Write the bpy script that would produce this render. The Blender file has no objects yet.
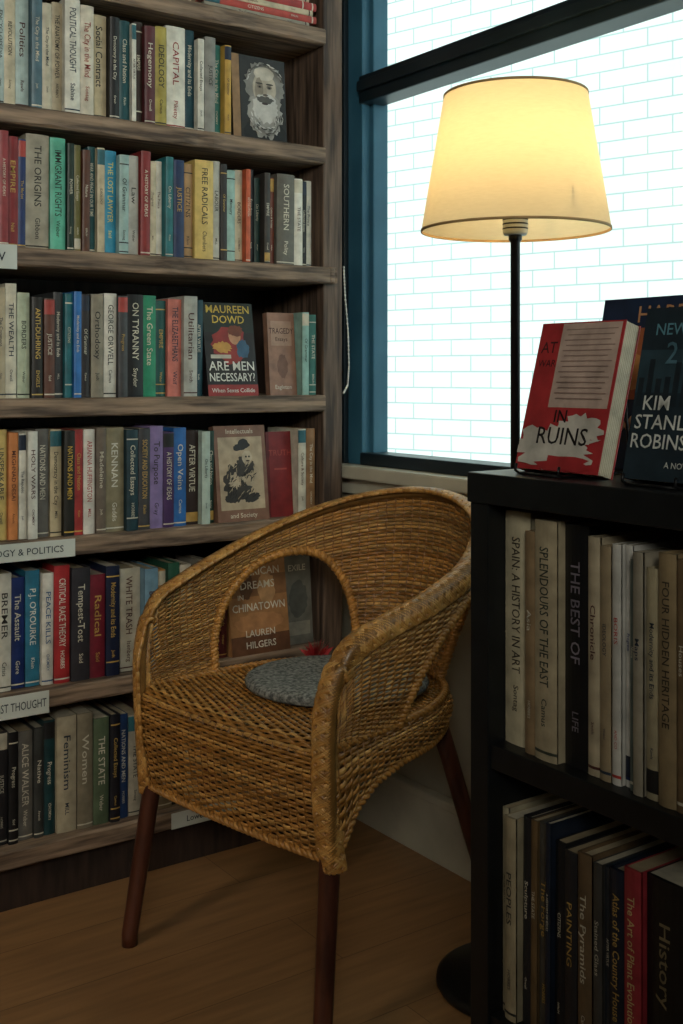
import bpy, math, random, bmesh
import numpy as np
from mathutils import Vector, Matrix
random.seed(7); np.random.seed(7)
scene = bpy.context.scene
COL = scene.collection

def lin(c):
    out=[]
    for v in c[:3]:
        v=v/255.0
        out.append(v/12.92 if v<=0.04045 else ((v+0.055)/1.055)**2.4)
    return (out[0],out[1],out[2],1.0)

# ------------------------------------------------------------ materials
def newmat(name):
    m=bpy.data.materials.new(name); m.use_nodes=True
    nt=m.node_tree
    return m,nt,nt.nodes['Principled BSDF'],nt.nodes['Material Output']

def vc_mat(name, rough=0.55, var=0.25, scale=60, bump=0.1, spec=0.4, sat=1.0, val=1.0, wear=False):
    m,nt,b,o=newmat(name)
    at=nt.nodes.new('ShaderNodeAttribute'); at.attribute_name='Col'
    tc=nt.nodes.new('ShaderNodeTexCoord')
    hs=nt.nodes.new('ShaderNodeHueSaturation'); hs.inputs['Saturation'].default_value=sat; hs.inputs['Value'].default_value=val
    nt.links.new(at.outputs['Color'],hs.inputs['Color'])
    no=nt.nodes.new('ShaderNodeTexNoise'); no.inputs['Scale'].default_value=scale; no.inputs['Detail'].default_value=5
    nt.links.new(tc.outputs['Object'],no.inputs['Vector'])
    mr=nt.nodes.new('ShaderNodeMapRange'); mr.inputs['From Min'].default_value=.25; mr.inputs['From Max'].default_value=.75; mr.inputs['To Min'].default_value=1-var; mr.inputs['To Max'].default_value=1+var*0.5
    nt.links.new(no.outputs['Fac'],mr.inputs['Value'])
    mx=nt.nodes.new('ShaderNodeVectorMath'); mx.operation='SCALE'
    nt.links.new(hs.outputs['Color'],mx.inputs[0]); nt.links.new(mr.outputs['Result'],mx.inputs['Scale'])
    nt.links.new(mx.outputs[0],b.inputs['Base Color'])
    b.inputs['Roughness'].default_value=rough
    b.inputs['Specular IOR Level'].default_value=spec
    if bump:
        bp=nt.nodes.new('ShaderNodeBump'); bp.inputs['Strength'].default_value=bump; bp.inputs['Distance'].default_value=0.002
        nt.links.new(no.outputs['Fac'],bp.inputs['Height']); nt.links.new(bp.outputs[0],b.inputs['Normal'])
    return m

def noise_mat(name,c1,c2,scale=(1,1,1),nscale=8,rough=0.6,bump=0.2,dist=0.003,detail=6,spec=0.4,lo=0.35,hi=0.65):
    m,nt,b,o=newmat(name)
    tc=nt.nodes.new('ShaderNodeTexCoord'); mp=nt.nodes.new('ShaderNodeMapping')
    mp.inputs['Scale'].default_value=scale
    no=nt.nodes.new('ShaderNodeTexNoise'); no.inputs['Scale'].default_value=nscale; no.inputs['Detail'].default_value=detail
    cr=nt.nodes.new('ShaderNodeValToRGB')
    cr.color_ramp.elements[0].position=lo; cr.color_ramp.elements[1].position=hi
    cr.color_ramp.elements[0].color=lin(c1); cr.color_ramp.elements[1].color=lin(c2)
    L=nt.links.new
    L(tc.outputs['Object'],mp.inputs[0]); L(mp.outputs[0],no.inputs['Vector']); L(no.outputs['Fac'],cr.inputs[0]); L(cr.outputs[0],b.inputs['Base Color'])
    b.inputs['Roughness'].default_value=rough; b.inputs['Specular IOR Level'].default_value=spec
    if bump:
        bp=nt.nodes.new('ShaderNodeBump'); bp.inputs['Strength'].default_value=bump; bp.inputs['Distance'].default_value=dist
        L(no.outputs['Fac'],bp.inputs['Height']); L(bp.outputs[0],b.inputs['Normal'])
    return m

M_book=vc_mat('book_cover_paper',0.45,0.35,40,0.06,0.4,sat=.95,val=.88)
M_wicker=vc_mat('wicker_rattan',0.38,0.42,35,0.15,0.5,sat=1.03,val=.92)
M_wood=noise_mat('rustic_shelf_wood',(72,58,48),(152,128,106),(1.2,16,16),5,0.6,0.45,0.004,8)
M_woodv=noise_mat('rustic_post_wood',(56,44,37),(110,90,75),(16,16,1.2),5,0.6,0.45,0.004,8)
M_back=noise_mat('shelf_back_wood',(34,25,20),(60,44,36),(12,12,1.5),5,0.7,0.2)
M_black=noise_mat('black_laminate',(14,16,17),(20,22,24),(1,1,1),30,0.42,0.05,spec=0.35)
M_metal=noise_mat('black_metal',(10,10,11),(18,18,19),(1,1,1),40,0.35,0.0)
M_leg=noise_mat('dark_bamboo',(52,26,18),(84,46,32),(6,6,1),8,0.35,0.1)
M_wall=noise_mat('cream_plaster',(150,146,130),(166,161,144),(1,1,1),6,0.85,0.1)
M_wall2=noise_mat('darkened_plaster',(92,88,76),(104,99,86),(1,1,1),6,0.85,0.1)  # for the unseen walls, darkened to cut bounced fill light
M_trim=noise_mat('painted_trim',(176,172,155),(190,186,168),(1,1,1),10,0.5,0.05)
M_blue=noise_mat('blue_window_paint',(42,86,108),(56,104,126),(1,1,1),5,0.45,0.05)
M_dark=noise_mat('dark_window_paint',(16,28,34),(26,40,48),(1,1,1),5,0.4,0.05)
M_ceil=noise_mat('ceiling_paint',(104,100,92),(116,112,104),(1,1,1),6,0.9,0.05)  # unseen ceiling, also darkened to cut bounced light
M_felt=noise_mat('grey_felt',(78,80,78),(146,146,140),(1,1,1),160,0.95,0.9,0.004,detail=3,spec=0.1)
M_label=noise_mat('label_card',(186,190,182),(202,206,198),(1,1,1),10,0.6,0.0)
M_cord=noise_mat('white_cord',(200,200,190),(225,225,215),(1,1,1),60,0.5,0.0)

def floor_mat():
    m,nt,b,o=newmat('oak_floorboards'); L=nt.links.new
    tc=nt.nodes.new('ShaderNodeTexCoord')
    br=nt.nodes.new('ShaderNodeTexBrick'); br.inputs['Scale'].default_value=1
    br.inputs['Brick Width'].default_value=1.2; br.inputs['Row Height'].default_value=0.19; br.inputs['Mortar Size'].default_value=0.001
    br.inputs['Color1'].default_value=lin((158,118,78)); br.inputs['Color2'].default_value=lin((148,109,70)); br.inputs['Mortar'].default_value=lin((112,78,50))
    L(tc.outputs['Object'],br.inputs['Vector'])
    mp=nt.nodes.new('ShaderNodeMapping'); mp.inputs['Scale'].default_value=(1.5,14,1)
    no=nt.nodes.new('ShaderNodeTexNoise'); no.inputs['Scale'].default_value=3; no.inputs['Detail'].default_value=7
    L(tc.outputs['Object'],mp.inputs[0]); L(mp.outputs[0],no.inputs['Vector'])
    mr=nt.nodes.new('ShaderNodeMapRange'); mr.inputs['From Min'].default_value=.3; mr.inputs['From Max'].default_value=.7; mr.inputs['To Min'].default_value=0.72; mr.inputs['To Max'].default_value=1.12
    L(no.outputs['Fac'],mr.inputs['Value'])
    vm=nt.nodes.new('ShaderNodeVectorMath'); vm.operation='SCALE'; L(br.outputs['Color'],vm.inputs[0]); L(mr.outputs[0],vm.inputs['Scale'])
    L(vm.outputs[0],b.inputs['Base Color']); b.inputs['Roughness'].default_value=0.33
    return m
M_floor=floor_mat()

def brick_mat():
    m,nt,b,o=newmat('white_glazed_brick'); L=nt.links.new
    tc=nt.nodes.new('ShaderNodeTexCoord'); sp=nt.nodes.new('ShaderNodeSeparateXYZ'); cb=nt.nodes.new('ShaderNodeCombineXYZ')
    L(tc.outputs['Object'],sp.inputs[0]); L(sp.outputs['Y'],cb.inputs['X']); L(sp.outputs['Z'],cb.inputs['Y'])
    br=nt.nodes.new('ShaderNodeTexBrick'); br.inputs['Scale'].default_value=1
    br.inputs['Brick Width'].default_value=0.21; br.inputs['Row Height'].default_value=0.073; br.inputs['Mortar Size'].default_value=0.004
    br.inputs['Mortar Smooth'].default_value=0.3
    br.inputs['Color1'].default_value=lin((240,246,242)); br.inputs['Color2'].default_value=lin((232,240,237)); br.inputs['Mortar'].default_value=lin((176,196,194))
    L(cb.outputs[0],br.inputs['Vector']); L(br.outputs['Color'],b.inputs['Base Color'])
    b.inputs['Roughness'].default_value=0.7
    return m
M_brick=brick_mat()

# ------------------------------------------------------------ mesh builder
class MB:
    def __init__(s): s.v=[];s.f=[];s.c=[];s.sm=[]
    def add(s,vs,fs,col,M=None,smooth=False):
        o=len(s.v)
        if M is not None: s.v.extend([tuple(M@Vector(p)) for p in vs])
        else: s.v.extend([tuple(p) for p in vs])
        for f in fs:
            s.f.append([i+o for i in f]); s.c.append(col); s.sm.append(smooth)
    def box(s,x0,x1,y0,y1,z0,z1,col=(1,1,1,1),M=None,bev=0.0):
        if bev<=0:
            vs=[(x,y,z) for z in (z0,z1) for y in (y0,y1) for x in (x0,x1)]
            fs=[(0,2,3,1),(4,5,7,6),(0,1,5,4),(2,6,7,3),(0,4,6,2),(1,3,7,5)]
            s.add(vs,fs,col,M)
        else:
            bm=bmesh.new(); bmesh.ops.create_cube(bm,size=1)
            for v in bm.verts:
                v.co=Vector(((x0+x1)/2+v.co.x*(x1-x0),(y0+y1)/2+v.co.y*(y1-y0),(z0+z1)/2+v.co.z*(z1-z0)))
            bmesh.ops.bevel(bm,geom=bm.edges[:],offset=bev,segments=2,affect='EDGES',profile=0.6)
            bm.verts.index_update()
            s.add([v.co[:] for v in bm.verts],[[v.index for v in f.verts] for f in bm.faces],col,M); bm.free()
    def build(s,name,mat,parent=None):
        me=bpy.data.meshes.new(name); me.from_pydata(s.v,[],s.f); me.update()
        ca=me.color_attributes.new('Col','FLOAT_COLOR','CORNER')
        buf=[]
        for p,c in zip(me.polygons,s.c): buf.extend(list(c)*p.loop_total)
        ca.data.foreach_set('color',buf)
        me.polygons.foreach_set('use_smooth',s.sm)
        me.materials.append(mat)
        ob=bpy.data.objects.new(name,me); COL.objects.link(ob)
        if parent: ob.parent=parent
        return ob
def empty(name,loc=(0,0,0)):
    e=bpy.data.objects.new(name,None); COL.objects.link(e); e.empty_display_size=0.1; e.location=loc
    return e
def lathe(mb,prof,cx,cy,n=48,col=(1,1,1,1),smooth=True,close=False):
    vs=[];fs=[]
    for r,z in prof:
        for i in range(n):
            a=2*math.pi*i/n; vs.append((cx+r*math.cos(a),cy+r*math.sin(a),z))
    for j in range(len(prof)-1):
        for i in range(n):
            fs.append((j*n+i,j*n+(i+1)%n,(j+1)*n+(i+1)%n,(j+1)*n+i))
    mb.add(vs,fs,col,None,smooth)
def pipe(mb,pts,rads,n=12,col=(1,1,1,1),M=None):
    P=[Vector(p) for p in pts]; vs=[];fs=[]
    ref=None
    for i,p in enumerate(P):
        t=(P[min(i+1,len(P)-1)]-P[max(i-1,0)]).normalized()
        if ref is None:
            ref=t.orthogonal().normalized()
        ref=(ref-t*ref.dot(t)).normalized(); b=t.cross(ref)
        r=rads[i] if hasattr(rads,'__len__') else rads
        for k in range(n):
            a=2*math.pi*k/n; vs.append(tuple(p+ref*r*math.cos(a)+b*r*math.sin(a)))
    for i in range(len(P)-1):
        for k in range(n): fs.append((i*n+k,i*n+(k+1)%n,(i+1)*n+(k+1)%n,(i+1)*n+k))
    fs.append(tuple(range(n))[::-1]); fs.append(tuple((len(P)-1)*n+k for k in range(n)))
    mb.add(vs,fs,col,M,True)

# ------------------------------------------------------------ text
_tc={}
def text_geo(s):
    if s in _tc: return _tc[s]
    cu=bpy.data.curves.new('t','FONT'); cu.body=s; cu.resolution_u=2; cu.offset=0.006
    ob=bpy.data.objects.new('t',cu); COL.objects.link(ob)
    dg=bpy.context.evaluated_depsgraph_get()
    me=bpy.data.meshes.new_from_object(ob.evaluated_get(dg))
    vs=[(v.co.x,v.co.y) for v in me.vertices]; fs=[list(p.vertices) for p in me.polygons]
    bpy.data.objects.remove(ob); bpy.data.curves.remove(cu); bpy.data.meshes.remove(me)
    if not vs: vs=[(0,0)]
    xs=[v[0] for v in vs]; ys=[v[1] for v in vs]
    _tc[s]=(vs,fs,min(xs),max(xs),min(ys),max(ys)); return _tc[s]
def put_text(mb,s,origin,xd,yd,maxlen,height,col,M=None,minlen=0):
    vs,fs,x0,x1,y0,y1=text_geo(s)
    if not fs: return
    k=height/0.72; w=(x1-x0)*k; sx=k*min(1,maxlen/w) if w>0 else k
    if minlen and w<minlen: sx=k*min(1.5,minlen/w)
    if sx<k*0.6: k=sx/0.6
    o=Vector(origin);xd=Vector(xd);yd=Vector(yd); yc=0.34
    mb.add([tuple(o+xd*((x-(x0+x1)/2)*sx)+yd*((y-yc)*k)) for x,y in vs],fs,col,M)

def lum(c): return 0.3*c[0]+0.59*c[1]+0.11*c[2]
WORDS=["THE STATE","POWER","A HISTORY OF IDEAS","Democracy in the City","On Liberty","REVOLUTION","The Prince","NATIONS AND MEN","LABOUR","Modernity and its Ends","Collected Essays","EMPIRE","The Republic","JUSTICE","Culture & Society","UTOPIA","The Commons","WAR AND PEACE IN OUR TIME","Freedom","CITIZENS","The City in the Mind","Memory","Class and Nation","AFTER VIRTUE","IDEOLOGY","The Market","Progress","BORDERS","Of Grammar","THE CROWD","Nature","Reason & Unreason"]
AUTH=["MILL","Weber","Arendt","HOBBES","Smith","BERLIN","Orwell","Rawls","CHOMSKY","Klein","Said","Sontag","Camus","Judt"]

def book(mb,M,t,d,h,c,title=None,tcol=None,hard=None,big=1.0):
    if hard is None: hard=random.random()<0.45
    L=lin(c); bul=min(0.003,t*0.12); cv=0.0018 if not hard else 0.0025
    cv=min(cv,t*.2)
    n=7; xs=[t*i/(n-1) for i in range(n)]
    def arc(x,off=0.0): return bul*(4*(x/t-0.5)**2)-off
    vs=[]
    for z in (0,h):
        for x in xs: vs.append((x,arc(x),z))
        for x in xs: vs.append((x,bul+cv,z))
    fs=[]; N=2*n
    for i in range(n-1):
        fs.append((i,i+1,N+i+1,N+i)); fs.append((n+i+1,n+i,N+n+i,N+n+i+1))
        fs.append((N+i,N+i+1,N+n+i+1,N+n+i)); fs.append((i+1,i,n+i,n+i+1))
    fs.append((0,N,N+n,n)); fs.append((n-1,2*n-1,N+2*n-1,N+n-1))
    mb.add(vs,fs,L,M)
    mb.box(0,cv,bul,d,0,h,L,M); mb.box(t-cv,t,bul,d,0,h,L,M)
    g=0.004 if hard else 0.0006
    pc=random.choice([(200,184,150),(180,162,128),(206,196,172)])
    mb.box(cv,t-cv,bul+cv,d-g,g,h-g,lin(pc),M)
    if tcol is None:
        tcol=(214,206,184) if lum(c)<125 else random.choice([(45,42,38),(80,36,32),(36,50,68),(40,40,40)])
        if lum(c)<90 and random.random()<0.3: tcol=(196,158,74)
    TL=lin(tcol)
    def band(z0,z1,col,off=0.0003):
        v=[];f=[]
        for z in (z0,z1):
            for x in xs: v.append((x,arc(x,off),z))
        for i in range(n-1): f.append((i,i+1,n+i+1,n+i))
        mb.add(v,f,lin(col),M)
    r=random.random()
    bc=random.choice([(180,58,46),(30,40,60),(205,196,172),(190,150,70),(40,100,110),(35,35,35)])
    tz=.60
    if title is None:
        if r<0.22: band(h*0.84,h*0.985,bc); tz=.54
        elif r<0.36: band(h*0.03,h*0.13,bc)
        elif r<0.48: band(h*0.9,h*0.912,tcol); band(h*0.12,h*0.132,tcol)
    title_=title or random.choice(WORDS)
    parts=title_.split('|')
    k=random.uniform(.30,.5) if title is None else .44
    hh=min(t*k,0.015)*big
    ml=h*(.5 if title is None else .58)
    if len(parts)==1:
        put_text(mb,parts[0],(t/2,-0.0006,h*tz),(0,0,-1),(1,0,0),ml,hh,TL,M,minlen=ml*.8 if title else 0)
        if t>0.012 and random.random()<.8: put_text(mb,random.choice(AUTH),(t/2,-0.0006,h*0.2),(0,0,-1),(1,0,0),h*0.15,hh*0.6,TL,M)
    else:
        put_text(mb,parts[0],(t/2,-0.0006,h*0.64),(0,0,-1),(1,0,0),h*0.56,hh,TL,M,minlen=h*.42)
        put_text(mb,parts[1],(t/2,-0.0006,h*0.19),(0,0,-1),(1,0,0),h*0.2,hh*0.7,TL,M)
    if random.random()<.6: band(h*0.03,h*0.042,tcol)

# =============================================================== ROOM
XW=1.62; YB=2.52; ZC=2.75
mb=MB(); mb.box(-2.3,XW+0.1,-2.1,YB+0.1,-0.1,0.0); mb.build('floor',M_floor)
mb=MB(); mb.box(-2.3,XW+0.1,-2.1,YB+0.1,ZC,ZC+0.1); mb.build('ceiling',M_ceil)
mb=MB(); mb.box(-2.3,XW+0.12,YB,YB+0.1,0,ZC); mb.build('wall_back',M_wall)
mb=MB(); mb.box(-2.4,-2.3,-2.1,YB+0.1,0,ZC); mb.build('wall_left',M_wall2)
mb=MB(); mb.box(-2.3,XW+0.12,-2.2,-2.1,0,ZC); mb.build('wall_front',M_wall2)
mb=MB()
mb.box(XW,XW+0.12,-2.1,YB,0,0.83); mb.box(XW,XW+0.12,-2.1,YB,2.62,ZC)
mb.box(XW,XW+0.12,2.33,YB,0.83,2.62); mb.box(XW,XW+0.12,-2.1,-0.6,0.83,2.62)
mb.build('wall_right',M_wall)
mb=MB(); mb.box(XW-0.018,XW,-2.1,YB,0.0,0.13,bev=0.003); mb.box(XW-0.026,XW,-2.1,YB,0.13,0.15,bev=0.004); mb.build('baseboard_right',M_trim)
mb=MB(); mb.box(XW-0.05,XW+0.12,-0.62,2.34,0.83,0.862,bev=0.005); mb.box(XW-0.02,XW,-0.62,2.34,0.79,0.83,bev=0.003); mb.build('trim_1',M_trim)

win=empty('window_1',(XW,1,0.862))
def wpart(name,args,mat,bev=0.004):
    m=MB(); m.box(*args,bev=bev); o=m.build(name,mat); o.parent=win; o.matrix_parent_inverse=Matrix.Translation(win.location).inverted()
wpart('jamb_left',(1.635,1.68,2.20,2.34,0.862,2.62),M_blue)
wpart('stop_left',(1.60,1.635,2.275,2.34,0.862,2.62),M_dark)
wpart('stile_left',(1.612,1.65,2.215,2.275,0.862,2.62),M_blue)
wpart('transom',(1.605,1.67,-0.6,2.22,1.738,1.805),M_dark)
wpart('transom_lip',(1.595,1.61,-0.6,2.215,1.765,1.79),M_dark,0.002)
wpart('bottom_rail',(1.608,1.68,-0.6,2.22,0.862,0.892),M_dark)
wpart('head',(1.608,1.68,-0.6,2.22,2.56,2.62),M_dark)
wpart('mullion',(1.608,1.68,0.95,1.0,1.80,2.60),M_dark)
wpart('jamb_right',(1.608,1.68,-0.6,-0.52,0.862,2.62),M_blue)
mg=bpy.data.materials.new('window_glass'); mg.use_nodes=True; nt=mg.node_tree; nt.nodes.clear()
o_=nt.nodes.new('ShaderNodeOutputMaterial'); mx=nt.nodes.new('ShaderNodeMixShader'); mx.inputs[0].default_value=0.03
tr=nt.nodes.new('ShaderNodeBsdfTransparent'); tr.inputs[0].default_value=(0.93,0.99,0.975,1)
gl=nt.nodes.new('ShaderNodeBsdfGlossy'); gl.inputs['Roughness'].default_value=0.02
nt.links.new(tr.outputs[0],mx.inputs[1]); nt.links.new(gl.outputs[0],mx.inputs[2]); nt.links.new(mx.outputs[0],o_.inputs[0])
wpart('glass_pane',(1.658,1.662,-0.55,2.21,0.88,2.58),mg,0)

mb=MB(); mb.box(0,0.3,-9,9,-3,12); ob=mb.build('exterior_brick_wall',M_brick); ob.location=(4.2,1.0,0); ob.rotation_euler=(0,0,math.radians(16))

# =============================================================== BOOKCASE
F0=2.22
def sx(px):
    r=(px-341.5)/1128.0
    return F0*(.5736+.819*r)/(.819-.5736*r)
XL=0.0; XR=1.502
bc=empty('bookshelf',(XL,F0,0))
def bpart(name,mb,mat):
    o=mb.build(name,mat); o.parent=bc; o.matrix_parent_inverse=Matrix.Translation(bc.location).inverted(); return o
SH=[0.135,0.445,0.7475,1.0325,1.334,1.619,1.90,2.22]
def rustic(mb,x0,x1,y0,y1,z0,z1,seg=40,amp=0.002):
    vs=[];fs=[]
    for i in range(seg+1):
        x=x0+(x1-x0)*i/seg
        j1=random.uniform(-amp,amp);j2=random.uniform(-amp,amp);j3=random.uniform(-amp,amp)
        c=0.004
        vs+=[(x,y1,z0),(x,y0+c+j1,z0),(x,y0+j3,z0+c+j2),(x,y0+j3,z1-c+j1*0.7),(x,y0+c+abs(j2),z1),(x,y1,z1)]
    for i in range(seg):
        a=i*6;b=a+6
        for k in range(6):
            k2=(k+1)%6; fs.append((a+k,a+k2,b+k2,b+k))
    fs.append((0,1,2,3,4,5)[::-1]); e=seg*6; fs.append(tuple(e+k for k in range(6)))
    mb.add(vs,fs,(1,1,1,1))
for i,z in enumerate(SH):
    mb=MB(); ext=0.018 if i==4 else 0.0
    rustic(mb,XL,XR-0.002,F0-0.012-ext,F0+0.27,z-0.038,z)
    if ext: rustic(mb,XR-0.002,XR+0.02,F0-0.012-ext,F0-0.002,z-0.038,z,4)
    bpart('shelf_board_%d'%(i+1),mb,M_wood)
mb=MB(); mb.box(XR,XR+0.055,F0,F0+0.29,0,2.5,bev=0.004); bpart('side_panel_right',mb,M_woodv)
mb=MB(); mb.box(XL-0.055,XL,F0,F0+0.29,0,2.5,bev=0.004); bpart('side_panel_left',mb,M_woodv)
mb=MB(); mb.box(XL,XR,F0+0.27,F0+0.288,0,2.5); bpart('back_panel',mb,M_back)
mb=MB(); mb.box(XL,XR,F0+0.03,F0+0.05,0,0.097); bpart('kick_board',mb,M_back)

W=(226,222,206); CR=(212,198,166); BG=(188,172,140); BK=(30,29,30); DT=(24,66,72)
rows={
5:[(8,(186,202,195),"ENCYCLOPEDIA",24),(20,CR,None,24),(34,(180,200,194),"Politics",24),(45,(82,112,124),None,24),(55,(206,196,170),None,23),(66,BG,"THE ANATOMY OF POWER",23.5),(82,W,"POLITICAL THOUGHT|Sabine",24),(96,(220,210,188),None,23,(150,40,30)),(112,(196,180,144),"Social Contract",22.5),(122,BK,None,22.5),(133,(22,78,84),None,22),(138,W,None,21),(147,(56,38,30),None,22),(158,(92,36,42),"Hegemony",22),(170,(176,158,66),None,22.5),(190,(232,228,212),"CAPITAL|Piketty",23.8,(150,36,32)),(200,(20,68,80),None,22.5),(207,W,None,21),(218,(146,144,136),None,21.5),(227,(50,122,112),None,21.5),(234,(200,156,52),None,20.5)],
4:[(10,(150,48,52),None,24),(22,(132,26,32),"EMPIRE|Niall",23.5),(30,(30,52,104),None,23.5),(54,(170,162,142),"THE ORIGINS|Gibbon",24),(70,(92,188,158),"IMMIGRANT RIGHTS",24),(77,(26,48,36),None,23),(84,(110,104,50),None,23),(92,(92,52,34),None,22.5),(100,(30,82,86),None,23),(108,(200,184,150),None,22.5),(121,(34,148,184),"THE LOST LAWYER",23.2,(220,208,110)),(131,(160,190,184),None,22.5),(142,(180,178,168),"Law",22),(152,(140,34,34),None,23),(160,CR,None,22),(167,W,None,21),(175,(30,116,122),None,22),(186,(24,50,92),None,22.2),(197,(180,140,90),None,22.2),(216,(222,190,104),"FREE RADICALS|Chambers",23,(50,50,46)),(224,(190,188,176),None,22.5),(231,(48,44,44),None,22),(240,(156,194,184),None,21.5),(248,CR,None,22),(253,(204,84,34),None,22),(260,BK,None,22),(266,(36,64,60),None,21),(272,(60,56,52),None,21.5),(278,(114,58,42),None,20.5),(296,(104,100,90),"SOUTHERN|Polity",22),(305,W,None,21.5),(311,BK,None,21),(318,(212,208,190),None,21)],
3:[(10,BG,None,23),(22,(220,212,188),"THE WEALTH",23.5),(35,(188,198,168),None,22),(47,(40,36,32),"ANTI-DUHRING|ENGELS",21,(214,176,80)),(58,(98,58,42),None,21),(68,(60,62,64),None,22.5),(76,(26,108,118),None,22),(84,(26,112,186),None,22),(94,(44,38,40),None,21.5),(107,(146,136,116),"Orthodoxy",22),(120,(222,218,204),"GEORGE ORWELL",22,(40,40,40)),(130,(70,70,72),None,21.5),(147,(26,26,28),"ON TYRANNY|Snyder",22.5),(161,(26,144,104),"The Green State",22),(172,(24,84,80),None,21.8),(186,(214,118,102),"THE ELIZABETHANS|Wolf",22),(200,(180,180,170),"Utilitarian",22),(209,(28,72,84),None,21.8)],
2:[(12,(220,192,110),"UNSPEAKABLE|",22),(22,(214,130,60),"MEGHNAD DESAI",22),(30,W,None,22),(40,(222,220,208),"HOLY WARS",22),(54,(104,100,94),None,22.5),(66,(196,178,140),None,22.5),(77,(38,36,30),None,22,(216,176,60)),(86,(168,38,34),None,22),(98,(226,220,208),"ARIANNA HUFFINGTON",22.5,(170,34,30)),(108,(114,100,86),"Madeleine",22.5),(128,(144,134,104),"KENNAN|Gaddis",22,(224,220,204)),(140,(30,62,72),None,22),(152,(64,64,68),"SOCIETY AND EDUCATION",22),(166,(138,118,170),"To Purpose|Gray",22),(177,(74,46,98),None,21.5),(190,(22,100,172),"Open Veins",22.5),(204,(52,38,34),None,21.5),(213,(182,200,188),None,21.5),(220,(26,60,50),None,21)],
1:[(15,(208,204,190),"BREMER|Crisis",23.5),(30,(18,44,104),"The Assault|Gore",23.5),(45,(36,120,150),"P.J. O'ROURKE",23.5,(230,230,220)),(57,(226,222,210),"PEACE KILLS",23.5,(34,86,140)),(73,(178,26,30),"CRITICAL RACE THEORY",24,(230,226,210)),(92,(52,50,56),"Tempest-Tost",23.5),(108,(120,22,42),"Radical",22.5),(122,(22,32,60),None,23),(146,(188,180,160),"WHITE TRASH|Isenberg",23,(80,40,34)),(160,(110,148,170),None,22),(172,(196,144,80),None,21.5),(184,(38,86,66),None,22),(196,(200,190,170),None,22),(208,(60,40,44),None,21),(220,(144,138,124),None,22),(229,(92,28,28),None,21)],
0:[(12,(48,46,48),None,23),(22,(28,28,30),None,23.5),(38,(114,110,102),"ALICE WALKER",22.5),(48,(60,62,60),"Native",23),(60,(26,66,70),None,23.5),(80,(186,174,146),"Feminism|",24),(96,(134,124,102),"Women",24),(112,(88,104,78),None,23),(122,(28,28,36),None,23.5),(132,(28,60,106),None,22),(146,(168,160,142),None,22),(160,(60,38,36),None,23),(176,(134,116,88),None,22),(190,(40,44,50),None,22),(205,(180,170,150),None,21.5),(220,(92,40,36),None,22),(240,(60,72,68),None,22),(256,(170,160,132),None,23),(275,(30,34,44),None,22),(290,(140,96,60),None,22),(305,(88,92,88),None,22)],
}
PAL=[W,CR,BG,BK,DT,(118,38,34),(34,54,96),(144,134,108),(184,142,72),(50,94,84),(96,92,88),(74,46,36)]
for ri in sorted(rows):
    z=SH[ri]+0.0004; mb=MB()
    x=XL+0.006
    while x<sx(0)-0.03:
        t=random.uniform(0.014,0.034); book(mb,Matrix.Translation((x,F0+random.uniform(0.008,0.025),z)),t,0.16,random.uniform(.2,.24),random.choice(PAL)); x+=t+0.0008
    xp=max(x,sx(0)-0.0)
    if xp-x>0.006:
        book(mb,Matrix.Translation((x,F0+.015,z)),xp-x-0.001,0.16,.23,random.choice(PAL))
    for e in rows[ri]:
        x1=sx(e[0]); c=e[1]; ti=e[2]; h=e[3]/100.0*random.uniform(0.95,1.01); tcx=e[4] if len(e)>4 else None
        if ti and ti.endswith('|'): ti=ti[:-1]
        t=x1-xp-0.0014
        yy=F0+random.uniform(0.004,0.028)
        if t>0.004:
            Mx=Matrix.Translation((xp,yy,z))
            if random.random()<.4:
                an=math.radians(random.uniform(.1,.45)); Mx=Mx@Matrix.Translation((0,0,t*math.sin(an)))@Matrix.Rotation(an,4,'Y'); 
            book(mb,Mx,t,random.uniform(0.135,0.165),h,c,ti,tcx)
        xp=x1
    mb.build('row_of_books',M_book)
mb=MB()
x=XL+.006
while x<1.14:
    t=random.uniform(0.014,0.034); book(mb,Matrix.Translation((x,F0+random.uniform(0.008,0.025),SH[6]+.0004)),t,0.16,random.uniform(.2,.24),random.choice(PAL)); x+=t+0.0008
mb.build('row_of_books',M_book)
mb=MB(); z=SH[6]+.0004
for (c,t,x0,x1) in [((160,150,130),.014,1.19,1.47),((184,56,40),.016,1.18,1.49),((204,188,156),.013,1.2,1.48),((172,38,32),.018,1.19,1.49),((186,168,140),.02,1.2,1.47)]:
    M=Matrix.Translation((x1,F0+.012,z))@Matrix.Rotation(-math.pi/2,4,'Y')
    book(mb,M,t,0.2,x1-x0,c); z+=t+.0004
mb.build('stack_of_books',M_book)
mb=MB()
for (a,b,c,h) in [(305,312,(146,188,176),.195),(312,319,(50,114,104),.19)]:
    book(mb,Matrix.Translation((sx(a),F0+.01,SH[3]+.0004)),sx(b)-sx(a)-.001,.14,h,c)
for (a,b,c,h) in [(301,309,(216,210,190),.205),(309,318,(146,106,66),.205)]:
    book(mb,Matrix.Translation((sx(a),F0+.01,SH[2]+.0004)),sx(b)-sx(a)-.001,.14,h,c)
mb.build('row_of_books',M_book)

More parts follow.
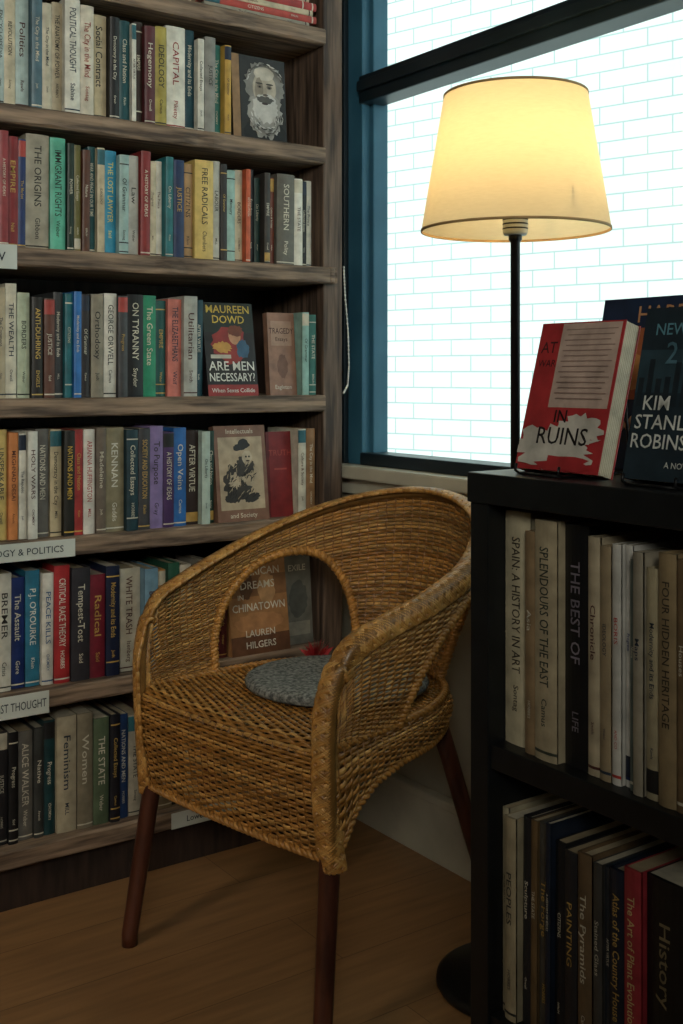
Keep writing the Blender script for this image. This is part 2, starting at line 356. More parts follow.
# ---------- face-out books
def cover(name,M,w,h,t,c,deco,pages=(206,194,166),spine=None):
    mb=MB(); L=lin(c); cv=.0012
    mb.box(0,w,0,cv,0,h,L,M,bev=0); mb.box(0,w,t-cv,t,0,h,L,M); mb.box(0,cv,0,t,0,h,lin(spine or c),M)
    mb.box(cv,w-.0015,cv,t-cv,.001,h-.001,lin(pages),M)
    for k in range(7):
        yy=cv+(t-2*cv)*(k+1)/8; mb.box(w-.0016,w-.0013,yy,yy+.0004,.001,h-.001,lin((170,156,126)),M)
    lay=[0]
    def off(): lay[0]+=1; return -.00008*lay[0]-.0002
    def rect(x0,x1,z0,z1,col): 
        y=off(); mb.add([(x0*w,y,z0*h),(x1*w,y,z0*h),(x1*w,y,z1*h),(x0*w,y,z1*h)],[(0,1,2,3)],lin(col),M)
    def disc(cx,cz,rx,rz,col,jit=0,n=28,rot=0):
        y=off(); vs=[]
        for i in range(n):
            a=2*math.pi*i/n; k=1+random.uniform(-jit,jit); px=rx*w*k*math.cos(a);pz=rz*h*k*math.sin(a)
            vs.append((min(max(cx*w+px*math.cos(rot)-pz*math.sin(rot),0),w),y,min(max(cz*h+px*math.sin(rot)+pz*math.cos(rot),0),h)))
        mb.add(vs,[tuple(range(n))],lin(col),M)
    def text(s,cx,cz,hh,col,ml=.9):
        y=off(); put_text(mb,s,(cx*w,y,cz*h),(1,0,0),(0,0,1),w*ml,hh*h,lin(col),M)
    deco(rect,disc,text)
    return mb.build(name,M_book)
def lean(x,y,z,deg,yaw=0): return Matrix.Translation((x,y,z))@Matrix.Rotation(math.radians(yaw),4,'Z')@Matrix.Rotation(-math.radians(deg),4,'X')

def d_marx(rect,disc,text):
    rect(0,1,0,1,(44,42,40))
    rect(0.0,.14,0,1,(150,114,74)); rect(.14,.16,0,1,(20,18,18))
    disc(.60,.08,.42,.2,(24,23,22),.05)
    disc(.60,.66,.36,.29,(140,136,128),.12,56)
    disc(.60,.34,.32,.29,(160,156,148),.12,56)
    disc(.60,.64,.22,.2,(190,178,158),.02)
    disc(.60,.81,.19,.08,(206,196,178),.03)
    disc(.50,.60,.08,.16,(150,138,120),.05)
    disc(.60,.40,.24,.18,(206,202,194),.12,40)
    disc(.60,.50,.17,.042,(84,80,74),.2)
    disc(.60,.455,.06,.014,(60,44,40))
    for s_ in (-1,1):
        disc(.60+s_*.09,.655,.05,.024,(128,116,102),.05); disc(.60+s_*.09,.65,.024,.011,(24,22,22)); disc(.60+s_*.095,.69,.07,.011,(70,64,58),.12)
    disc(.61,.59,.036,.055,(184,170,150)); disc(.61,.557,.05,.014,(100,88,78))
    for k in range(110):
        a=random.uniform(0,2*math.pi); rr=random.uniform(.5,1.1)
        if math.sin(a)>.2: cx,cz=.60+.34*math.cos(a),.66+.25*math.sin(a)
        else: cx,cz=.60+.28*rr*math.cos(a),.28+.19*rr*math.sin(a)
        disc(cx,cz,.04,.008,random.choice([(100,96,90),(216,212,204),(60,56,52),(180,176,168)]),.2,8,a+1.57+random.uniform(-.5,.5))
cover('face_out_book',lean(sx(238),F0+.02,SH[5],4),sx(293)-sx(238)-.004,.198,.02,(40,36,32),d_marx)

def d_dowd(rect,disc,text):
    rect(0,1,0,1,(34,28,30)); rect(0,1,.68,1,(30,40,34)); 
    text("MAUREEN",.5,.93,.085,(220,186,60)); text("DOWD",.5,.82,.085,(220,186,60))
    disc(.5,.55,.34,.2,(150,36,30),.15); disc(.6,.64,.12,.09,(200,144,104),.04); disc(.62,.70,.15,.06,(120,56,26),.12); disc(.35,.52,.18,.06,(200,146,54),.2); disc(.75,.5,.12,.1,(50,90,120),.15)
    rect(.1,.5,.4,.44,(196,188,172))
    text("ARE MEN",.5,.32,.1,(232,230,220)); text("NECESSARY?",.5,.2,.09,(232,230,220)); rect(0,1,.0,.12,(150,32,28)); text("When Sexes Collide",.5,.06,.045,(220,218,208))
cover('face_out_book',lean(sx(211),F0+.012,SH[3],9),sx(262)-sx(211)-.002,.215,.025,(34,28,30),d_dowd)
def d_tan(rect,disc,text):
    rect(0,1,0,1,(156,114,92)); rect(.12,.88,.6,.9,(178,142,118)); text("TRAGEDY",.5,.78,.07,(70,34,30)); text("Essays",.5,.68,.05,(70,34,30)); disc(.5,.35,.2,.14,(124,86,68),.1); text("Eagleton",.5,.1,.05,(210,200,180))
cover('face_out_book',lean(sx(277),F0+.03,SH[3],5),sx(304)-sx(277),.195,.02,(156,114,92),d_tan)
def d_draw(rect,disc,text):
    rect(0,1,0,1,(134,96,76)); rect(.07,.93,.12,.88,(188,168,138)); text("Intellectuals",.5,.94,.05,(216,204,180)); text("and Society",.5,.06,.05,(216,204,180))
    disc(.42,.40,.28,.19,(60,55,50),.16,40,.4); disc(.58,.58,.17,.10,(66,60,54),.14,36,-.5); disc(.62,.66,.10,.075,(200,184,156),.05); disc(.52,.78,.17,.04,(42,40,40),.1,28,.2); disc(.56,.81,.1,.05,(42,40,40),.05)
    disc(.36,.42,.12,.08,(192,174,146),.25,30,.5); disc(.62,.42,.14,.05,(186,168,140),.2,28,-.6); disc(.28,.24,.13,.05,(54,50,46),.12); disc(.68,.24,.16,.045,(54,50,46),.12,28,.3); disc(.6,.67,.018,.011,(30,28,28)); disc(.66,.67,.018,.011,(30,28,28)); disc(.63,.625,.04,.008,(60,40,36))
    for k in range(70): disc(random.uniform(.2,.75),random.uniform(.22,.62),.05,.005,random.choice([(34,32,30),(170,152,124)]),.2,8,random.uniform(.5,1.6))
cover('face_out_book',lean(sx(221),F0+.012,SH[2],7),sx(273)-sx(221)-.002,.218,.022,(134,96,76),d_draw)
def d_red(rect,disc,text):
    rect(0,1,0,1,(128,24,26)); rect(0,.12,0,1,(98,18,20)); text("TRUTH",.55,.75,.07,(170,60,50)); rect(.3,.8,.55,.57,(170,60,50))
cover('face_out_book',lean(sx(275),F0+.03,SH[2],4),sx(300)-sx(275),.2,.03,(128,24,26),d_red)
def d_am(rect,disc,text):
    rect(0,1,0,1,(182,128,76)); rect(0,1,.55,.75,(146,102,64)); disc(.3,.66,.12,.14,(108,74,50),.1); disc(.65,.62,.15,.16,(204,154,102),.1); rect(0,1,0,.18,(116,76,50)); disc(.5,.3,.4,.1,(200,140,86),.1)
    text("ONE",.5,.93,.06,(240,232,210)); text("AMERICAN",.5,.79,.075,(240,232,210)); text("DREAMS",.5,.66,.075,(240,232,210)); text("IN",.2,.55,.05,(240,232,210)); text("CHINATOWN",.5,.45,.075,(240,232,210)); text("LAUREN",.5,.2,.065,(240,232,210)); text("HILGERS",.5,.09,.065,(240,232,210))
cover('face_out_book',lean(sx(231),F0-.006,SH[1],8),sx(289)-sx(231),.235,.025,(182,128,76),d_am)
def d_gray(rect,disc,text):
    rect(0,1,0,1,(118,116,106)); disc(.5,.5,.35,.2,(90,92,86),.1); text("EXILE",.5,.85,.07,(210,204,186)); rect(.1,.9,.1,.25,(150,146,130))
cover('face_out_book',lean(sx(291),F0+.02,SH[1],5),sx(318)-sx(291),.21,.02,(118,116,106),d_gray)

def label(s,x0,x1,z0,z1,y):
    e=empty('shelf_label',((x0+x1)/2,y,z0))
    m=MB(); m.box(x0,x1,y-.002,y,z0,z1,bev=.0006); a=m.build('card',M_label)
    m=MB(); put_text(m,s,((x0+x1)/2,y-.0026,(z0+z1)/2),(1,0,0),(0,0,1),(x1-x0)*.92,(z1-z0)*.38,lin((50,58,64))); b=m.build('lettering',M_book)
    for o in (a,b): o.parent=e; o.matrix_parent_inverse=Matrix.Translation(e.location).inverted()
label("SOCIOLOGY & POLITICS",sx(-56),sx(72),SH[2]-.038,SH[2]-.002,F0-.0155)
label("FEMINIST THOUGHT",sx(-28),sx(46),SH[1]-.046,SH[1]-.001,F0-.0155)
label("LAW",sx(-40),sx(11),SH[4]-.046,SH[4]+.002,F0-.034)
label("Lower Shelf",sx(168),sx(232),SH[0]-.036,SH[0]-.002,F0-.0155)

# beaded blind cord, hooked beside the shelf
mb=MB()
ck=[(1.535,2.183,1.335),(1.548,2.196,1.27),(1.562,2.203,1.18),(1.566,2.205,1.10),(1.560,2.203,1.055),(1.545,2.20,1.035)]
cp=[]
for i in range(len(ck)-1):
    for k in range(8):
        t=k/8; cp.append(tuple(ck[i][j]*(1-t)+ck[i+1][j]*t for j in range(3)))
pipe(mb,cp,.0012,8)
for i,p in enumerate(cp):
    bm=bmesh.new(); bmesh.ops.create_icosphere(bm,subdivisions=1,radius=.0028); bm.verts.index_update()
    mb.add([(v.co.x+p[0],v.co.y+p[1],v.co.z+p[2]) for v in bm.verts],[[v.index for v in f.verts] for f in bm.faces],(1,1,1,1),None,True); bm.free()
mb.build('blind_cord',M_cord)

# =============================================================== FLOOR LAMP
LX,LY=1.40,1.462
lamp=empty('floor_lamp',(LX,LY,0))
def lpart(name,mb,mat):
    o=mb.build(name,mat); o.parent=lamp; o.matrix_parent_inverse=Matrix.Translation(lamp.location).inverted(); return o
mb=MB(); lathe(mb,[(0,0.0),(.138,0),(.14,.004),(.139,.012),(.13,.018),(.05,.024),(.02,.03),(.014,.045),(.009,.05),(0,.05)],LX,LY,64); lpart('base',mb,M_metal)
mb=MB(); lathe(mb,[(0,.04),(.0085,.04),(.0085,1.315),(.012,1.32),(.012,1.332),(.0085,1.334),(0,1.334)],LX,LY,20); lpart('pole',mb,M_metal)
mb=MB(); lathe(mb,[(0,1.328),(.020,1.328),(.022,1.333),(.022,1.375),(.019,1.38),(.019,1.41),(0,1.41)],LX,LY,24)
lpart('socket',mb,M_label)
mb=MB()
R0,R1,Z0,Z1=.1665,.1265,1.336,1.574
for k in range(3):
    a=2*math.pi*k/3+.4; pipe(mb,[(LX+.02*math.cos(a),LY+.02*math.sin(a),1.385),(LX+.155*math.cos(a),LY+.155*math.sin(a),1.39)],.0018,6)
lathe(mb,[(.022,1.382),(.026,1.382),(.026,1.388),(.022,1.388),(.022,1.382)],LX,LY,24)
for k in range(4):
    lathe(mb,[(.0222,1.338+k*.008),(.0226,1.338+k*.008),(.0226,1.3405+k*.008),(.0222,1.3405+k*.008)],LX,LY,24)
lpart('shade_spider',mb,M_metal)
ms,nt,b,o=newmat('lampshade_fabric'); L=nt.links.new
b.inputs['Roughness'].default_value=.8; b.inputs['Specular IOR Level'].default_value=.1
tcn=nt.nodes.new('ShaderNodeTexCoord'); mpn=nt.nodes.new('ShaderNodeMapping'); mpn.inputs['Scale'].default_value=(1,1,6)
nn=nt.nodes.new('ShaderNodeTexNoise'); nn.inputs['Scale'].default_value=60; L(tcn.outputs['Object'],mpn.inputs[0]); L(mpn.outputs[0],nn.inputs['Vector'])
cr=nt.nodes.new('ShaderNodeValToRGB'); cr.color_ramp.elements[0].color=lin((210,198,166)); cr.color_ramp.elements[1].color=lin((224,212,182)); L(nn.outputs['Fac'],cr.inputs[0])
L(cr.outputs[0],b.inputs['Base Color'])
trn=nt.nodes.new('ShaderNodeBsdfTranslucent'); L(cr.outputs[0],trn.inputs[0])
mxs=nt.nodes.new('ShaderNodeMixShader'); mxs.inputs[0].default_value=.5; L(b.outputs[0],mxs.inputs[1]); L(trn.outputs[0],mxs.inputs[2]); L(mxs.outputs[0],o.inputs[0])
mb=MB(); prof=[(R0+(R1-R0)*k/12,Z0+(Z1-Z0)*k/12) for k in range(13)]
lathe(mb,prof,LX,LY,96); sh=lpart('shade',mb,ms)
mtr=noise_mat('shade_trim',(150,122,80),(166,136,92),(1,1,1),40,.7,0)
mb=MB()
for (R,Z) in ((R0,Z0),(R1,Z1)):
    lathe(mb,[(R-.0015,Z-.0015),(R+.001,Z-.0015),(R+.0008,Z+.003),(R-.0015,Z+.003),(R-.0015,Z-.0015)],LX,LY,96)
lpart('shade_rim',mb,mtr)
me_,nt,b,o=newmat('warm_bulb'); em=nt.nodes.new('ShaderNodeEmission'); em.inputs[0].default_value=(1,.70,.32,1); em.inputs[1].default_value=48; nt.links.new(em.outputs[0],o.inputs[0])
mb=MB(); lathe(mb,[(0,1.41),(.013,1.412),(.015,1.43),(.026,1.455),(.03,1.475),(.026,1.497),(.014,1.508),(0,1.511)],LX,LY,24); lpart('bulb',mb,me_)

# =============================================================== WICKER CHAIR
FR=Vector((.949,1.73,0))
CM=Matrix(((.19,.9818,0,FR.x),(-.9818,.19,0,FR.y),(0,0,1,0),(0,0,0,1)))
ctrl=[((.250,.035),(.258,.030,.575)),((.25,.075),(.267,.062,.640)),((.248,.135),(.280,.14,.672)),((.24,.215),(.292,.235,.700)),
      ((.22,.32),(.282,.355,.740)),((.16,.43),(.215,.48,.790)),((.08,.485),(.11,.552,.822)),((0,.50),(0,.575,.832))]
full=[((-b[0],b[1]),(-r[0],r[1],r[2])) for b,r in ctrl]+[(b,r) for b,r in reversed(ctrl[:-1])]
Bp=np.array([[b[0],b[1],.478] for b,r in full]); Rp=np.array([r for b,r in full]); NQ=len(full)-1
def cat(P,q):
    q=np.clip(np.asarray(q,float),0,len(P)-1); i=np.minimum(q.astype(int),len(P)-2); t=(q-i)[:,None]
    E=np.vstack([2*P[0]-P[1],P,2*P[-1]-P[-2]])
    p0,p1,p2,p3=E[i],E[i+1],E[i+2],E[i+3]
    return .5*((2*p1)+(-p0+p2)*t+(2*p0-5*p1+4*p2-p3)*t*t+(-p0+3*p1-3*p2+p3)*t**3)
SV=[];SF=[];SC=[];cnt=[0]
base_cols=[np.array(lin(c)) for c in [(190,138,76),(174,122,62),(204,156,92),(158,108,54),(184,134,74)]]
def strand(P,Nn,rn,rb,n=6,col=None):
    if len(P)<2: return
    T=np.gradient(P,axis=0); T/=np.linalg.norm(T,axis=1)[:,None]+1e-9
    Nn=Nn-T*np.sum(Nn*T,axis=1)[:,None]; Nn/=np.linalg.norm(Nn,axis=1)[:,None]+1e-9
    B=np.cross(T,Nn); rn=np.broadcast_to(np.asarray(rn,float),(len(P),)); rb=np.broadcast_to(np.asarray(rb,float),(len(P),))
    th=np.arange(n)*2*math.pi/n
    V=P[:,None,:]+Nn[:,None,:]*(rn[:,None,None]*np.cos(th)[None,:,None])+B[:,None,:]*(rb[:,None,None]*np.sin(th)[None,:,None])
    k=len(P); idx=np.arange(k*n).reshape(k,n)+cnt[0]
    a=idx[:-1];b=idx[1:]
    f=np.stack([a,np.roll(a,-1,1),np.roll(b,-1,1),b],-1).reshape(-1,4)
    SV.append(V.reshape(-1,3)); SF.append(f); cnt[0]+=k*n
    if col is None: col=base_cols[random.randrange(5)]*random.uniform(.75,1.1)
    c=np.tile(col,(k*n,1)); c[:,3]=1; SC.append(c)
def flush(name,mat,parent):
    global SV,SF,SC
    V=np.concatenate(SV);F=np.concatenate(SF);C=np.concatenate(SC)
    me=bpy.data.meshes.new(name); me.vertices.add(len(V)); me.vertices.foreach_set('co',V.astype(np.float32).ravel())
    me.loops.add(F.size); me.loops.foreach_set('vertex_index',F.astype(np.int32).ravel())
    me.polygons.add(len(F)); me.polygons.foreach_set('loop_start',np.arange(0,F.size,4,dtype=np.int32))
    me.update(calc_edges=True); me.polygons.foreach_set('use_smooth',[True]*len(F))
    ca=me.color_attributes.new('Col','FLOAT_COLOR','POINT'); ca.data.foreach_set('color',C.astype(np.float32).ravel())
    me.materials.append(mat); me.validate()
    ob=bpy.data.objects.new(name,me); COL.objects.link(ob); ob.parent=parent
    SV=[];SF=[];SC=[];cnt[0]=0
    return ob
def surf_n(S,u,v,e=1e-3):
    p=S(u,v); du=S(np.minimum(u+e,1),v)-S(np.maximum(u-e,0),v); dv=S(u,np.minimum(v+e,1))-S(u,np.maximum(v-e,0))
    n=np.cross(du,dv); n/=np.linalg.norm(n,axis=1)[:,None]+1e-9
    return p,n
def weave(S,ulen,rows,stake=.016,amp=.0022,mask=None,tint=1.0,per=5):
    ns=max(4,int(round(ulen/stake))); N=ns*per+1; u=np.linspace(0,1,N)
    for j in range(rows):
        v=np.full(N,(j+.5)/rows)+np.convolve(np.random.uniform(-.12,.12,N+8),np.ones(9)/9,'valid')/rows
        p,n=surf_n(S,u,v)
        d=np.linalg.norm(S(u,np.minimum(v+.5/rows,1))-S(u,np.maximum(v-.5/rows,0)),axis=1)
        ph=np.cos(math.pi*u*ns+(j%2)*math.pi)
        P=p+n*(ph*amp)[:,None]
        ok=np.ones(N,bool) if mask is None else ~mask(u,v)
        col=base_cols[random.randrange(5)]*random.uniform(.6,1.08)*tint
        i=0
        while i<N:
            if not ok[i]: i+=1; continue
            k=i
            while k<N and ok[k]: k+=1
            if k-i>2: strand(P[i:k],n[i:k],.0018,d[i:k]*.48,6,col)
            i=k
    vv=np.linspace(0,1,24)
    for s_ in range(ns):
        u_=(s_+.5)/ns; uu=np.full(24,u_); p,n=surf_n(S,uu,vv)
        ok=np.ones(24,bool) if mask is None else ~mask(uu,vv)
        i=0
        while i<24:
            if not ok[i]: i+=1; continue
            k=i
            while k<24 and ok[k]: k+=1
            if k-i>1: strand(p[i:k],n[i:k],.002,.0026,6,base_cols[3]*.65*tint)
            i=k
qq=np.linspace(0,NQ,600); mid=.5*(cat(Bp,qq)+cat(Rp,qq)); sl=np.concatenate([[0],np.cumsum(np.linalg.norm(np.diff(mid,axis=0),axis=1))]); TL_=sl[-1]
def q_of(u): return np.interp(np.asarray(u)*TL_,sl,qq)
outc=np.array([0,.22,0])
def S_back(u,v):
    q=q_of(u); b=cat(Bp,q); r=cat(Rp,q); v=np.asarray(v)[:,None]
    p=b*(1-v)+r*v; o=p-outc; o[:,2]=0; o/=np.linalg.norm(o,axis=1)[:,None]
    return p+o*(.045*v*(1-v))
HQ,HW,HT=4.2,1.4,.79
def arch(dq): return HT*np.power(np.clip(1-np.abs(dq/HW)**2.1,0,1),.5)
def m_hole(u,v):
    q=q_of(u); q=np.where(q>NQ/2,NQ-q,q)
    return (np.abs(q-HQ)<HW)&(v<arch(q-HQ))
chair=empty('wicker_armchair')
weave(S_back,TL_,46,.018,.0024,m_hole)
zb=lambda q: np.interp(np.where(q>NQ/2,NQ-q,q),[0,.6,1.2,2,3,5,7],[.30,.325,.37,.40,.415,.42,.42])
def S_ring(u,v):
    q=q_of(u); b=cat(Bp,q); z=zb(q); v=np.asarray(v); p=b.copy(); p[:,2]=z*(1-v)+.482*v
    o=p-outc; o[:,2]=0; o/=np.linalg.norm(o,axis=1)[:,None]
    return p+o*(.012*np.sin(math.pi*v))[:,None]
weave(S_ring,TL_,15,.018,.0024)
prof=np.array([(0.030,.30),(.020,.35),(.012,.42),(.014,.462),(.028,.482),(.05,.488),(.11,.484),(.3,.476),(.488,.476)])
pf=cat(np.hstack([prof,np.zeros((len(prof),1))]),np.linspace(0,len(prof)-1,300))
fl=np.concatenate([[0],np.cumsum(np.linalg.norm(np.diff(pf,axis=0),axis=1))])
bo=cat(Bp[:8],np.linspace(0,7,200))
def S_seat(u,v):
    s=np.asarray(v)*fl[-1]; b=np.interp(s,fl,pf[:,0]); z=np.interp(s,fl,pf[:,1])
    w=np.interp(np.clip(b,0,.497),bo[:,1],-bo[:,0]); a=(np.asarray(u)*2-1)
    bow=.014*(1-a*a)*np.clip(1-(b-.02)/.1,0,1)
    return np.stack([a*w,b-bow,z-.004*(1-a*a)*(z>.47)],-1)
weave(S_seat,.50,int(fl[-1]/.0066),.018,.0024)
flush('woven_body',M_wicker,chair).matrix_basis=CM

def resamp(P,step):
    L_=np.concatenate([[0],np.cumsum(np.linalg.norm(np.diff(P,axis=0),axis=1))]); N=int(L_[-1]/step)+2
    s=np.linspace(0,L_[-1],N); return np.stack([np.interp(s,L_,P[:,i]) for i in range(3)],-1),s
def rope(P,ofs,r,k=3,pitch=.05,n=8,tint=1.0):
    Q,s=resamp(P,.003); N=len(s)
    T=np.gradient(Q,axis=0); T/=np.linalg.norm(T,axis=1)[:,None]
    Nn=np.zeros_like(Q); ref=np.array([0.3,0.2,1.0]); 
    for i in range(N):
        ref=ref-T[i]*ref.dot(T[i]); ref/=np.linalg.norm(ref); Nn[i]=ref
    B=np.cross(T,Nn)
    for j in range(k):
        a=2*math.pi*(j/k+s/pitch)
        off=Nn*np.cos(a)[:,None]+B*np.sin(a)[:,None]
        strand(Q+off*ofs,off,r,r,n,base_cols[j%5]*random.uniform(.8,1.0)*tint)
def plait(P,nd,wid,thick,r,k,pitch):
    Q,s=resamp(P,.003); ndr=np.stack([np.interp(np.linspace(0,1,len(s)),np.linspace(0,1,len(nd)),nd[:,i]) for i in range(3)],-1)
    T=np.gradient(Q,axis=0); T/=np.linalg.norm(T,axis=1)[:,None]
    Nn=ndr-T*np.sum(ndr*T,axis=1)[:,None]; Nn/=np.linalg.norm(Nn,axis=1)[:,None]
    B=np.cross(T,Nn)
    for j in range(k):
        for sub in (-1,0,1):
            th=2*math.pi*(s/pitch+j/k)+sub*.27
            lat=wid*np.sin(th); nor=thick*np.cos(2*th)*.8-(lat**2)/(wid*2.0)
            strand(Q+B*lat[:,None]+Nn*nor[:,None],Nn,r,r,6,base_cols[random.randrange(5)]*random.uniform(.75,1.1))
rq=np.linspace(.5,NQ-.5,400); rim=cat(Rp,rq)
fr=np.array([(-.250,.028,.285),(-.251,.022,.38),(-.253,.018,.48),(-.256,.020,.55),(-.261,.034,.605)])
fr2=fr[::-1]*np.array([-1,1,1])
allc=np.vstack([fr,rim,fr2]); ctl=cat(allc,np.linspace(0,len(allc)-1,3000))
o=ctl-outc; o[:,2]=0; o/=np.linalg.norm(o,axis=1)[:,None]
upw=np.clip((ctl[:,2]-.56)/.08,0,1)[:,None]
nd=o*.8+upw*np.array([0,0,1.0])+(1-upw)*np.array([0,-.9,0])
plait(ctl+nd*.003,nd,.0195,.005,.0040,5,.10)
rope(ctl,.0,.0125,1,.05,8,.5)
for side in (0,1):
    dq=-HW*np.cos(np.linspace(0,math.pi,160)); q=HQ+dq; v=arch(dq)
    if side: q=NQ-q
    u=np.interp(q,qq,sl)/TL_; P=S_back(u,v); rope(P,.0052,.0058,2,.016,8,1.1)
P=S_seat(np.linspace(0,1,60),np.full(60,0.0)); rope(P,.004,.0045,2,.025)
P=S_ring(np.linspace(0,1,400),np.full(400,0.0)); rope(P,.004,.0045,2,.025)
P=S_ring(np.linspace(0,1,400),np.full(400,1.0)); rope(P,.0035,.004,2,.025)
flush('braided_edges',M_wicker,chair).matrix_basis=CM
mb=MB()
for s_ in (-1,1):
    pipe(mb,[(s_*.234,.045,.47),(s_*.238,.036,.30),(s_*.258,-.002,.02),(s_*.258,-.002,0)],[.018,.0175,.0155,.0155],16)
    pipe(mb,[(s_*.15,.40,.46),(s_*.165,.43,.36),(s_*.215,.52,.02),(s_*.218,.525,0)],[.018,.017,.015,.015],16)
    pipe(mb,[(s_*.225,.04,.44),(s_*.2,.25,.44),(s_*.155,.41,.44)],.010,10)
pipe(mb,[(-.235,.04,.43),(.235,.04,.43)],.010,10)
pipe(mb,[(-.16,.42,.43),(.16,.42,.43)],.010,10)
lg=mb.build('legs_frame',M_leg,chair); lg.matrix_basis=CM

mb=MB(); pr=[(0,0),(.165,0),(.174,.004),(.177,.011),(.174,.018),(.165,.022),(.14,.0235),(.08,.0215),(0,.0205)]
lathe(mb,pr,0,0,72); cu=mb.build('round_seat_cushion',M_felt)
cu.location=CM@Vector((.004,.292,.4835)); cu.rotation_euler=(math.radians(-1),math.radians(1.2),0)
mb=MB()
for i in range(44):
    a=i*2.399; el=random.uniform(.25,1.35); r=.042*random.uniform(.8,1.1)
    d=Vector((math.cos(a)*math.cos(el),math.sin(a)*math.cos(el),math.sin(el))); t=d.orthogonal().normalized()*.006
    m_=d*r*.55
    mb.add([tuple(Vector((0,0,.002))),tuple(m_+t),tuple(d*r),tuple(m_-t)],[(0,1,2,3)],lin((186,26,30)))
lathe(mb,[(0,0),(.012,0),(.012,.006),(0,.008)],0,0,12,lin((150,18,22)))
bw=mb.build('red_gift_bow',M_book); bw.location=CM@Vector((-.150,.392,.489))

# =============================================================== LOW BLACK BOOKCASE
KX=.934; KD=.30; KY0=.10; KY1=1.055
lb=empty('low_bookcase',(KX,KY0,0))
def kp(name,a,bev=.0015):
    m=MB(); m.box(*a,bev=bev); o=m.build(name,M_black); o.parent=lb; o.matrix_parent_inverse=Matrix.Translation(lb.location).inverted()
kp('top',(KX-.004,KX+KD,KY0,KY1+.002,.923,.96),.002)
kp('side_far',(KX,KX+KD,KY1-.032,KY1,0,.923)); kp('side_near',(KX,KX+KD,KY0,KY0+.04,0,.923))
kp('shelf_upper',(KX+.004,KX+KD-.01,KY0+.04,KY1-.032,.60,.63)); kp('shelf_lower',(KX+.004,KX+KD-.01,KY0+.04,KY1-.032,.27,.30))
kp('plinth',(KX+.004,KX+KD-.01,KY0+.04,KY1-.032,0,.05)); kp('back_panel',(KX+KD-.01,KX+KD-.002,KY0+.04,KY1-.032,.05,.923))
KB=KX+.016
def ky(px):
    r=(px-341.5)/1128.0
    return KB*(.819-.5736*r)/(.5736+.819*r)
RZ=Matrix.Rotation(-math.pi/2,4,'Z')
up=[(524,(196,184,152),"SPAIN: A HISTORY IN ART|",.284,(70,62,50)),(535,(146,120,86),"Asia",.264,None),(558,(178,162,130),"SPLENDOURS OF THE EAST|",.28,(64,70,60)),(583,(20,20,22),"THE BEST OF|LIFE",.278,(130,120,130)),(596,(186,170,140),"Chronicle",.268,None),(608,(160,140,108),None,.26,None),(618,(206,202,192),"BORIS|AND CO",.264,(180,50,40)),(626,(216,212,202),None,.264,(36,60,120)),(632,(100,112,106),None,.25,None),(643,(160,150,130),"Maps",.26,None),(658,(178,164,130),None,.245,None),(677,(150,128,92),"FOUR HIDDEN HERITAGE|",.264,(60,50,38)),(688,(120,96,66),"Houses",.26,None),(700,(70,80,76),None,.25,None),(722,(60,70,66),None,.26,None),(760,(166,156,138),None,.28,None)]
lo=[(505,(166,156,128),None,.25,None),(517,(166,152,122),"PEOPLES|",.245,None),(526,(34,34,38),"Sculpture",.25,None),(533,(110,86,54),None,.25,None),(545,(80,78,72),"The Forge",.25,None),(551,(28,38,54),None,.258,None),(562,(24,26,30),None,.24,None),(575,(40,40,44),"PAINTING",.235,None),(590,(110,88,62),"The Pyramids",.24,None),(600,(74,72,68),"Stained Glass",.235,None),(608,(40,50,60),None,.235,None),(625,(26,34,52),"Atlas of the Country House",.24,None),(643,(170,40,50),"The Art of Plant Evolution|",.25,(216,190,126)),(684,(24,24,24),"History|of Art",.25,(140,124,90)),(710,(120,102,78),None,.25,None),(750,(60,40,36),None,.25,None)]
for lst,z in ((up,.6304),(lo,.3004)):
    mb=MB(); yp=KY1-.033
    for (e,c,ti,h,tcx) in lst:
        if ti and ti.endswith('|'): ti=ti[:-1]
        y1=ky(e); t=yp-y1-.0014
        if t>.004:
            Mx=Matrix.Translation((KB+random.uniform(-.004,.012),yp,z))@RZ
            if lst is lo and random.random()<.5:
                an=math.radians(random.uniform(.2,.7)); Mx=Mx@Matrix.Translation((0,0,t*math.sin(an)))@Matrix.Rotation(an,4,'Y')
            book(mb,Mx,t,.2,h,c,ti,tcx,big=.95)
        yp=y1
    while yp>KY0+.08:
        t=random.uniform(.016,.035)
        if yp-t<KY0+.045: break
        book(mb,Matrix.Translation((KB+.004,yp,z))@RZ,t,.2,random.uniform(.24,.28),random.choice(PAL)); yp-=t+.001
    mb.build('row_of_books',M_book)
def leanK(x,y,z,deg,yaw=0): return Matrix.Translation((x,y,z))@Matrix.Rotation(math.radians(yaw),4,'Z')@RZ@Matrix.Rotation(-math.radians(deg),4,'X')
def d_ruins(rect,disc,text):
    rect(0,1,0,1,(176,22,28)); text("AT",.14,.83,.08,(60,14,16),.25); text("WAR",.15,.72,.05,(60,14,16),.22)
    rect(.27,.97,.42,.99,(196,168,152))
    for k in range(14): rect(.32+.03*(k%2),.93-.03*(k%3),.945-.036*k,.952-.036*k,(150,122,110))
    disc(.45,.15,.5,.13,(206,198,184),.25,40); disc(.72,.28,.24,.1,(206,198,184),.25,30); disc(.2,.2,.2,.09,(206,198,184),.25,20); disc(.62,.05,.3,.05,(176,22,28),.3,20)
    text("IN",.46,.36,.085,(24,16,18),.3); text("RUINS",.52,.23,.115,(24,16,18),.7)
cover('paperback_book',leanK(.972,1.016,.966,15.5),.134,.185,.026,(170,22,28),d_ruins)
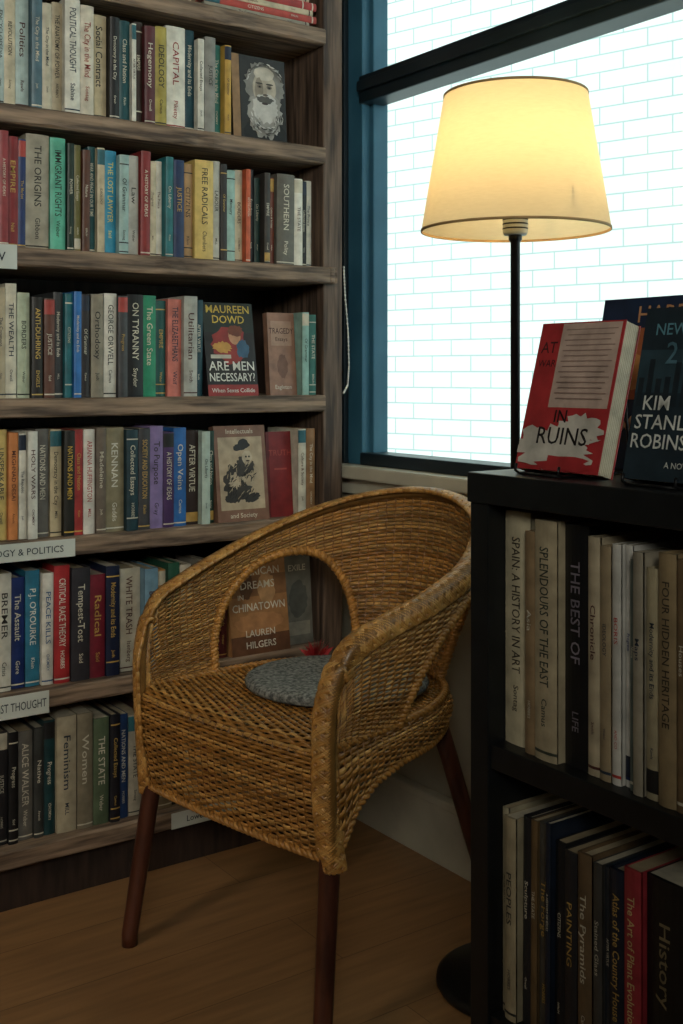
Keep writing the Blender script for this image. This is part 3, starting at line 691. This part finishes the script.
def d_ny(rect,disc,text):
    rect(0,1,0,1,(30,46,56)); rect(0,1,.5,.75,(42,66,76)); 
    for k in range(12):
        rect(.02+.08*k,.07+.08*k,.42,.5+random.uniform(.05,.2),(26,38,46))
    text("NEW YORK",.45,.87,.07,(96,150,164)); text("2140",.47,.73,.13,(80,120,134))
    text("KIM",.22,.44,.085,(230,230,220),.34); text("STANLEY",.36,.33,.085,(230,230,220),.62); text("ROBINSON",.40,.22,.085,(230,230,220),.72); text("A NOVEL",.5,.09,.035,(216,216,206))
cover('paperback_book',leanK(.972,.846,.966,13),.150,.194,.034,(30,46,56),d_ny)
def d_har(rect,disc,text):
    rect(0,1,0,1,(24,42,70)); text("HARD",.62,.90,.10,(196,140,90),.7); rect(0,1,.4,.82,(176,92,44)); disc(.4,.55,.3,.1,(206,140,70),.2); text("TIMES",.4,.25,.12,(206,160,110))
cover('paperback_book',leanK(1.115,1.040,.9605,12),.165,.225,.03,(24,42,70),d_har)
for (yc,x0) in ((.955,.972),(.79,.972)):
    m=MB()
    for s_ in (-.035,.035):
        y=yc+s_
        pts=[(x0-.022,y,.974),(x0-.024,y,.966),(x0-.018,y,.9623),(x0+.01,y,.9623),(x0+.10,y,.9623)]
        pipe(m,pts,.0018,8)
        pipe(m,[(x0+.10,y,.9623),(x0+.09,y,1.06)],.0018,8)
    pipe(m,[(x0+.09,yc-.035,1.06),(x0+.09,yc+.035,1.06)],.0018,8)
    pipe(m,[(x0-.018,yc-.035,.9623),(x0-.018,yc+.035,.9623)],.0018,8)
    m.build('book_easel',M_metal)

# =============================================================== LIGHT
w=bpy.data.worlds.new('sky'); scene.world=w; w.use_nodes=True
bg=w.node_tree.nodes['Background']; bg.inputs[0].default_value=(.82,.93,1,1); bg.inputs[1].default_value=.9
def area(name,loc,tgt,size,sy,power,col,spread=180):
    l=bpy.data.lights.new(name,'AREA'); l.shape='RECTANGLE'; l.size=size; l.size_y=sy; l.energy=power; l.color=col; l.spread=math.radians(spread)
    o=bpy.data.objects.new(name,l); COL.objects.link(o); o.location=loc
    o.rotation_euler=(Vector(tgt)-Vector(loc)).to_track_quat('-Z','Y').to_euler(); return o
s=bpy.data.lights.new('sun','SUN'); s.energy=3.75; s.color=(1,1,.97); s.angle=.05
so=bpy.data.objects.new('sun',s); COL.objects.link(so); so.rotation_euler=Vector((.72,.1,-.69)).to_track_quat('-Z','Y').to_euler()
area('room_fill_light',(-.9,-1.2,2.15),(.8,2.2,1.75),.9,.7,10,(1,.99,.88),70)  # added fill lamp behind the camera, no fixture there
area('left_fill_light',(-1.9,.9,1.7),(.6,2.0,.1),.5,.7,1.6,(1,.84,.62),50)  # added warm fill for the floor from the left; wall has no doorway

cam=bpy.data.cameras.new('camera'); co=bpy.data.objects.new('camera',cam); COL.objects.link(co); scene.camera=co
co.location=(0,0,1.08); co.rotation_euler=(math.pi/2,0,-math.radians(35))
cam.sensor_width=36; cam.lens=1128*36/1024; cam.shift_y=-137/1024; cam.clip_start=.02
scene.view_settings.view_transform='Standard'
